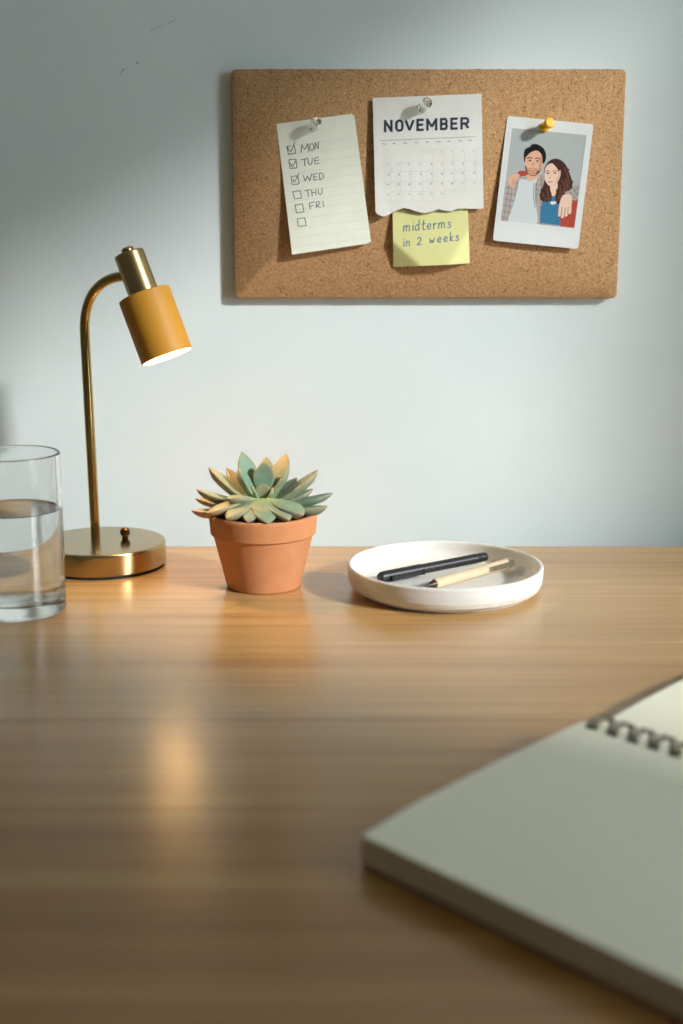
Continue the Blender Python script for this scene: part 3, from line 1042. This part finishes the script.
obj("rim", bm, M["terra"], body, angle=45)
bm = bmesh.new()
lathe(bm, [(0, PH - .0045), (.012, PH - .005), (.025, PH - .006), (.036, PH - .007), (.0425, PH - .0085)], 64, PCN)
for v in bm.verts:
    v.co.z += 0.0014 * mnoise.noise(v.co * 260)
obj("soil", bm, M["soil"], pot)
bm = bmesh.new(); tube(bm, [PCN + Vector((0, 0, PH - .008)), PCN + Vector((0, 0, PH + .006)), PCN + Vector((0, 0, PH + .012))], [.008, .007, .003], 16)
obj("stem", bm, plain("plant stem", rgb(120, 128, 84), .7), pot)

GREEN, DEEP, YEL, PINK, PALE = [Vector(rgb(*c)[:3]) for c in ((112, 148, 126), (84, 124, 112), (192, 163, 112), (168, 118, 96), (160, 184, 124))]
def leaf(tip, W, yl, base_r=0.006, base_h=PH + .006, arch=0.0, thick=0.34, cup=0.25):
    ctr = PCN + Vector((0, 0, base_h))
    hd = Vector((tip.x - ctr.x, tip.y - ctr.y, 0))
    if hd.length < 1e-5:
        hd = Vector((0, -1, 0))
    hd.normalize()
    b = ctr + hd * base_r
    d = tip - b
    L = d.length
    dn = d.normalized()
    # normal of the upper face: leans towards the rosette's axis
    upn = Vector((0, 0, 1)) - hd * 0.001
    nrm = (upn - dn * upn.dot(dn))
    if nrm.length < 0.25:
        nrm = -hd - dn * (-hd).dot(dn)
    nrm.normalize()
    sd = dn.cross(nrm).normalized()
    ctl = b + d * 0.5 - nrm * (L * arch)
    bm = bmesh.new()
    cl = bm.verts.layers.float_color.new("pigment")
    NR, NS = 18, 16
    rings = []
    for i in range(NR + 1):
        t = i / NR
        tt = t
        p = b * (1 - tt) ** 2 + ctl * 2 * tt * (1 - tt) + tip * tt * tt
        tg = ((ctl - b) * (1 - tt) + (tip - ctl) * tt).normalized()
        n2 = (nrm - tg * nrm.dot(tg)).normalized()
        s2 = tg.cross(n2)
        # obovate outline with a short point
        if t < .62:
            w = 0.32 + 0.68 * math.sin(PI / 2 * t / .62) ** 1.3
        else:
            q = (t - .62) / .38
            w = max(0, 1 - q ** 1.75) ** .82
        w = max(w, 0.015) * W / 2
        if t > .985:
            w = 0.0003
        tk = thick * (W / 2) * (0.75 + 0.45 * math.sin(PI * min(1, t * .95))) * min(1, math.sqrt(max(0, 1 - t) * 6 + .01))
        rg = []
        for k in range(NS):
            a = 2 * PI * k / NS
            ca, sa = math.cos(a), math.sin(a)
            x = w * ca
            if sa >= 0:
                y = tk * (0.35 * sa) + cup * w * (abs(ca) ** 1.6) * .6        # shallow channel
            else:
                y = tk * (1.15 * sa) + cup * w * (abs(ca) ** 1.6) * .6
                y -= tk * .25 * max(0, -sa) ** 6                             # keel
            v = bm.verts.new(p + s2 * x + n2 * y)
            edge = abs(ca) ** 3
            c = DEEP.lerp(GREEN, .35 + .65 * t)
            c = c.lerp(PALE, max(0, .75 - t * 1.6))
            nz = .5 + .5 * mnoise.noise((p + s2 * x) * 70 + Vector((yl * 9, 0, 0)))
            c = c.lerp(YEL, min(1, yl * (0.25 + .75 * t) * (.55 + .7 * nz)))
            c = c.lerp(PINK, min(.85, (edge * .30 * (.3 + t) + max(0, t - .82) * 2.6 * (.4 + yl)) * (.55 + .6 * nz)))
            v[cl] = (c.x, c.y, c.z, 1)
            rg.append(v)
        rings.append(rg)
    for A, B in zip(rings[:-1], rings[1:]):
        for k in range(NS):
            bm.faces.new((A[k], A[(k + 1) % NS], B[(k + 1) % NS], B[k]))
    bm.faces.new(rings[0]); bm.faces.new(rings[-1])
    bmesh.ops.recalc_face_normals(bm, faces=bm.faces)
    obj("leaf", bm, M["leaf"], pot, angle=75)
CY = PCN.y
LEAVES = [  # tip in crop units (4.018 per pixel from 180,440), depth from the axis, width, yellowness, arch
    (248, 46, .026, .0175, .10, .06), (347, 66, .034, .0150, .55, .04), (428, 54, .026, .0180, .80, .06),
    (185, 112, .026, .0150, .90, .05), (116, 108, .008, .0180, .55, .08), (553, 120, .008, .0185, .40, .08),
    (434, 102, .010, .0150, .15, .06), (236, 112, .004, .0180, .05, .06), (340, 88, .012, .0175, .10, .05),
    (66, 198, -.004, .0165, .55, .10), (60, 234, .014, .0150, .75, .08), (614, 212, .002, .0155, .10, .10), (535, 196, .018, .0150, .35, .08),
    (46, 284, -.014, .0180, .95, .10), (106, 296, -.030, .0165, .70, .10), (592, 266, -.018, .0180, .15, .12),
    (188, 236, -.024, .0160, .30, .08), (186, 318, -.042, .0180, .45, .12), (350, 306, -.040, .0235, .35, .14), (350, 334, -.049, .0200, .15, .10),
    (496, 302, -.040, .0210, .10, .14), (334, 176, .003, .0125, .60, .03), (270, 330, -.046, .0165, .30, .10), (120, 262, -.006, .0150, .35, .08),
    (560, 288, -.012, .0150, .2, .1), (440, 322, -.046, .0170, .2, .1), (375, 190, .002, .0110, .2, .02), (290, 186, .0, .0110, .2, .02), (470, 150, .026, .0140, .3, .05),
]
for (tx, ty, dy, w, yl, ar) in LEAVES:
    tip = at_y(180 + tx / 4.018, 440 + ty / 4.018, CY + dy)
    inner = ty < 200 and abs(tx - 330) < 120 and abs(dy) < .02
    front = dy < -.02
    if front:                                    # thick front leaves nod over the rim
        leaf(tip, w * 1.12, yl, .007, PH + .0125, -.09, .44, .06)
    else:
        leaf(tip, w * 1.12, yl, .003 if inner else .006, PH + (.010 if inner else .007 if ty < 230 else .005), ar, .38)

# ------------------------------------------------------------------ plate and pens
PLC = Vector((0.0922, 1.2077, DZ))
PR, PZ = 0.0870, 0.0245
bm = bmesh.new()
lathe(bm, [(0, .0022), (.068, .0022), (.0695, .0), (.0745, .0), (.0762, .0006), (.0768, .0024), (.0800, .0030), (.0838, .0055), (.0860, .0100), (PR - .0002, .0155), (PR, PZ - .0020), (PR - .0006, PZ - .0006), (PR - .0020, PZ), (PR - .0036, PZ - .0006), (PR - .0043, PZ - .002),
           (PR - .0048, .0160), (PR - .0060, .0120), (PR - .0090, .0090), (PR - .0135, .0079), (PR - .021, .0075), (0, .0075)], 160, PLC)
pl = obj("plate", bm, M["ceramic"], loc=PLC, angle=50)
tag(pl, "round white ceramic tray with upright rim, holding two pens on the desk", "plate")
FLOOR = 0.0075

def pen_axis(a, b, r, rise):
    A = at_z(a[0], a[1], FLOOR + r); B = at_z(b[0], b[1], FLOOR + r + rise)     # the far end rides up the tray's rounded wall
    return A, B, (B - A).normalized(), (B - A).length
r1 = 0.0050
A, B, ax, L = pen_axis((378.5, 577.6), (486.4, 556.4), r1, .0030)
bp = thing("pen", "black capped pen lying at the back of the white plate", "pen", (A + B) / 2 - Vector((0, 0, r1)), "pens on the plate")
CL = L * .385
bm = bmesh.new(); lathe(bm, [(0, .001), (.0038, .0012), (.0046, .0026), (r1, .006), (r1, CL - .0006), (r1 - .0005, CL), (0, CL)], 40, A, ax); cap = obj("cap", bm, M["penblack"], bp, angle=30)
bm = bmesh.new(); lathe(bm, [(0, -.0004), (.0026, -.0002), (.0034, .0006), (.0036, .0016), (0, .0018)], 32, A, ax); obj("cap_end", bm, M["pendark"], cap, label="dark reddish cap end")
bm = bmesh.new(); lathe(bm, [(0, CL - .001), (r1 - .0005, CL - .001), (r1 - .0005, L - .012), (r1 - .0009, L - .0105), (r1 - .0009, L - .0095), (r1 - .0005, L - .0090), (.0040, L - .0015), (.0034, L - .0004), (0, L)], 40, A, ax); obj("barrel", bm, M["penblack"], bp, angle=30)
s1 = Vector((ax.y, -ax.x, 0)).normalized()     # towards the camera
if s1.y > 0: s1 = -s1
bm = bmesh.new(); oriented_box(bm, A + ax * (CL * .60) + s1 * (r1 + .0014) - Vector((0, 0, .0012)), ax, s1, Vector((0, 0, 1)), CL * .36, .0009, .0016, .0006)
oriented_box(bm, A + ax * (CL * .26) + s1 * (r1 + .0003) - Vector((0, 0, .0012)), ax, s1, Vector((0, 0, 1)), .0022, .0018, .0015, .0005)
obj("clip", bm, M["penblack"], cap, angle=30)

r2 = 0.0047
A, B, ax, L = pen_axis((424.5, 586.6), (512.6, 562.0), r2, .0036)
wp = thing("pen", "pale wooden pen with chrome clip lying in front of the black pen", "pen", (A + B) / 2 - Vector((0, 0, r2)), "pens on the plate")
bm = bmesh.new(); lathe(bm, [(0, .0118), (r2 - .0004, .0118), (r2, .0124), (r2, L - .0085), (0, L - .0085)], 40, A, ax); obj("barrel", bm, M["penwood"], wp, angle=30)
bm = bmesh.new(); lathe(bm, [(0, .0), (.0008, .0002), (.0012, .003), (.0030, .0085), (.0039, .0118), (0, .0119)], 32, A, ax); obj("tip", bm, M["pendark"], wp, label="dark tapered tip")
bm = bmesh.new(); lathe(bm, [(0, L - .0086), (r2 + .0002, L - .0086), (r2 + .0002, L - .0040), (.0028, L - .0030), (.0026, L), (0, L + .0004)], 32, A, ax); obj("end_cap", bm, M["chrome"], wp, angle=30)
s2 = Vector((ax.y, -ax.x, 0)).normalized()
if s2.y > 0: s2 = -s2
bm = bmesh.new()
dirc = (s2 * .75 + Vector((0, 0, .15))).normalized()
perp = ax.cross(dirc)
oriented_box(bm, A + ax * (L - .0195) + dirc * (r2 + .0014), ax, dirc, perp, .0145, .0005, .0018, .0003)
oriented_box(bm, A + ax * (L - .0062) + dirc * (r2 + .0004), ax, dirc, perp, .0018, .0014, .0018, .0003)
lathe(bm, [(0, -.0016), (.0016, -.0016), (.0016, .0016), (0, .0016)], 14, A + ax * (L - .0335) + dirc * (r2 + .0012), perp)
obj("clip", bm, M["chrome"], wp, angle=30, label="chrome clip")

# ------------------------------------------------------------------ spiral notebook
NT = 0.0195                                     # thickness of the near page block
NA = at_z(361.5, 833, NT - .001)
a1, a2 = math.radians(48.3), math.radians(-47.2)
E1 = Vector((math.cos(a1), math.sin(a1), 0)); E2 = Vector((math.cos(a2), math.sin(a2), 0))
W1, W2, W3 = 0.2175, 0.30, 0.215                # near page depth, length along the spiral, far page depth
nb = thing("notebook", "open spiral notebook with blank cream pages at the right front of desk", "notebook", Vector((NA.x, NA.y, DZ)) + E1 * W1 + E2 * .15)
def nbp(s, t, z):
    return Vector((NA.x, NA.y, DZ + z)) + E1 * s + E2 * t
def block(name, s0, s1_, z0, zf, mat_top, mat_side, ns=28, ntt=10, t0=0.0, t1=W2):
    bm = bmesh.new()
    top = [[bm.verts.new(nbp(s0 + (s1_ - s0) * i / ns, t0 + (t1 - t0) * j / ntt, zf(i / ns, j / ntt))) for j in range(ntt + 1)] for i in range(ns + 1)]
    bot = [[bm.verts.new(nbp(s0 + (s1_ - s0) * i / ns, t0 + (t1 - t0) * j / ntt, z0 if not callable(z0) else z0(i / ns, j / ntt))) for j in range(ntt + 1)] for i in range(ns + 1)]
    for i in range(ns):
        for j in range(ntt):
            bm.faces.new((top[i][j], top[i][j + 1], top[i + 1][j + 1], top[i + 1][j]))
            bm.faces.new((bot[i][j], bot[i + 1][j], bot[i + 1][j + 1], bot[i][j + 1]))
    sides = []
    for i in range(ns):
        sides.append(bm.faces.new((top[i][0], top[i + 1][0], bot[i + 1][0], bot[i][0])))
        sides.append(bm.faces.new((top[i + 1][ntt], top[i][ntt], bot[i][ntt], bot[i + 1][ntt])))
    for j in range(ntt):
        sides.append(bm.faces.new((top[0][j + 1], top[0][j], bot[0][j], bot[0][j + 1])))
        sides.append(bm.faces.new((top[ns][j], top[ns][j + 1], bot[ns][j + 1], bot[ns][j])))
    for f in sides:
        f.material_index = 1
    bmesh.ops.recalc_face_normals(bm, faces=bm.faces)
    return obj(name, bm, [mat_top, mat_side], nb, angle=50)
block("back_cover", .0015, W1 - .003, 0.0, lambda u, v: .0018, M["board"], M["board"], 4, 4)
block("page_block", 0.0, W1 - .004, .0019, lambda u, v: NT - .0022 + .0022 * min(1, u * 5) + .0016 * math.sin(PI * min(1, u * 1.0)) * (1 - .4 * v), M["page"], M["edges"])
block("front_cover", W1 + .006, W1 + W3 + .002, 0.0, lambda u, v: .0018, M["board"], M["board"], 4, 4)
block("turned_pages", W1 + .006, W1 + W3, .0019, lambda u, v: .0100 + .0030 * math.sin(PI * u) + .001 * (1 - u), M["page"], M["edges"])
RC = 0.0078
for k in range(19):
    t = .0085 + k * .0150
    for dt in (0.0,):
        c = nbp(W1 + .0005, t, .0150)
        pts = []
        for q in range(33):
            a = math.radians(-122 + 264 * q / 32)
            pts.append(c + E1 * (math.sin(a) * (RC + .0022)) + Vector((0, 0, math.cos(a) * RC)) + E2 * (.0024 * math.sin(a)))
        bm = bmesh.new(); tube(bm, pts, .0011, 10)
        pts2 = [p + E2 * .0042 for p in pts]
        tube(bm, pts2, .0011, 10)
        obj("binding_ring", bm, M["wire"], nb, angle=60)
bm = bmesh.new()
for k in range(19):
    t = .0085 + k * .0150 + .0021
    u = (W1 - .0115) / (W1 - .004)
    z = NT + .0016 * math.sin(PI * u) * (1 - .4 * t / W2) + .00015
    vs = [bm.verts.new(nbp(W1 - .0115 + .0026 * sx, t + .0042 * sy, z)) for sx, sy in ((-1, -1), (1, -1), (1, 1), (-1, 1))]
    bm.faces.new(vs)
bmesh.ops.recalc_face_normals(bm, faces=bm.faces)
obj("punched_holes", bm, M["hole"], nb, smooth=False)

# ------------------------------------------------------------------ light
sun = bpy.data.lights.new("sun", "SUN")
sun.energy = 3.9
sun.angle = math.radians(3.6)
sun.color = (0.99, 0.98, 0.96)
so = bpy.data.objects.new("sun", sun)
COL.objects.link(so)
so.rotation_euler = (-SUN_TO).to_track_quat("-Z", "Y").to_euler()
so.location = (4, -2, 3)

w = bpy.data.worlds.new("sky")
scene.world = w
w.use_nodes = True
bg = w.node_tree.nodes["Background"]
bg.inputs["Color"].default_value = (0.80, 0.93, 1.0, 1)
bg.inputs["Strength"].default_value = 9.3
po = bpy.data.lights.new("window_daylight", "AREA")
po.shape = "RECTANGLE"
po.size = WY1 - WY0
po.size_y = WZ1 - WZ0
po.cycles.is_portal = True
poo = bpy.data.objects.new("window_daylight", po)
COL.objects.link(poo)
poo.location = (RX + .05, (WY0 + WY1) / 2, (WZ0 + WZ1) / 2)
poo.rotation_euler = Vector((-1, 0, 0)).to_track_quat("-Z", "Z").to_euler()

# ------------------------------------------------------------------ camera
cd = bpy.data.cameras.new("camera")
cd.sensor_fit = "VERTICAL"
cd.sensor_height = 36.0
cd.lens = F / 1024 * 36.0
cd.clip_start = 0.01
cd.dof.use_dof = True
cd.dof.focus_distance = 1.29
cd.dof.aperture_fstop = 4.0
co = bpy.data.objects.new("camera", cd)
COL.objects.link(co)
co.location = CAM
co.rotation_euler = (PI / 2 - PITCH, 0, 0)
scene.camera = co

vs_ = scene.view_settings
vs_.view_transform = "Standard"
vs_.look = "None"
vs_.exposure = 0.0
vs_.gamma = 1.0
vs_.use_curve_mapping = False
scene.cycles.max_bounces = 14
scene.cycles.diffuse_bounces = 6
scene.cycles.glossy_bounces = 6
scene.cycles.transmission_bounces = 14
scene.cycles.sample_clamp_indirect = 8.0
scene.cycles.use_denoising = True
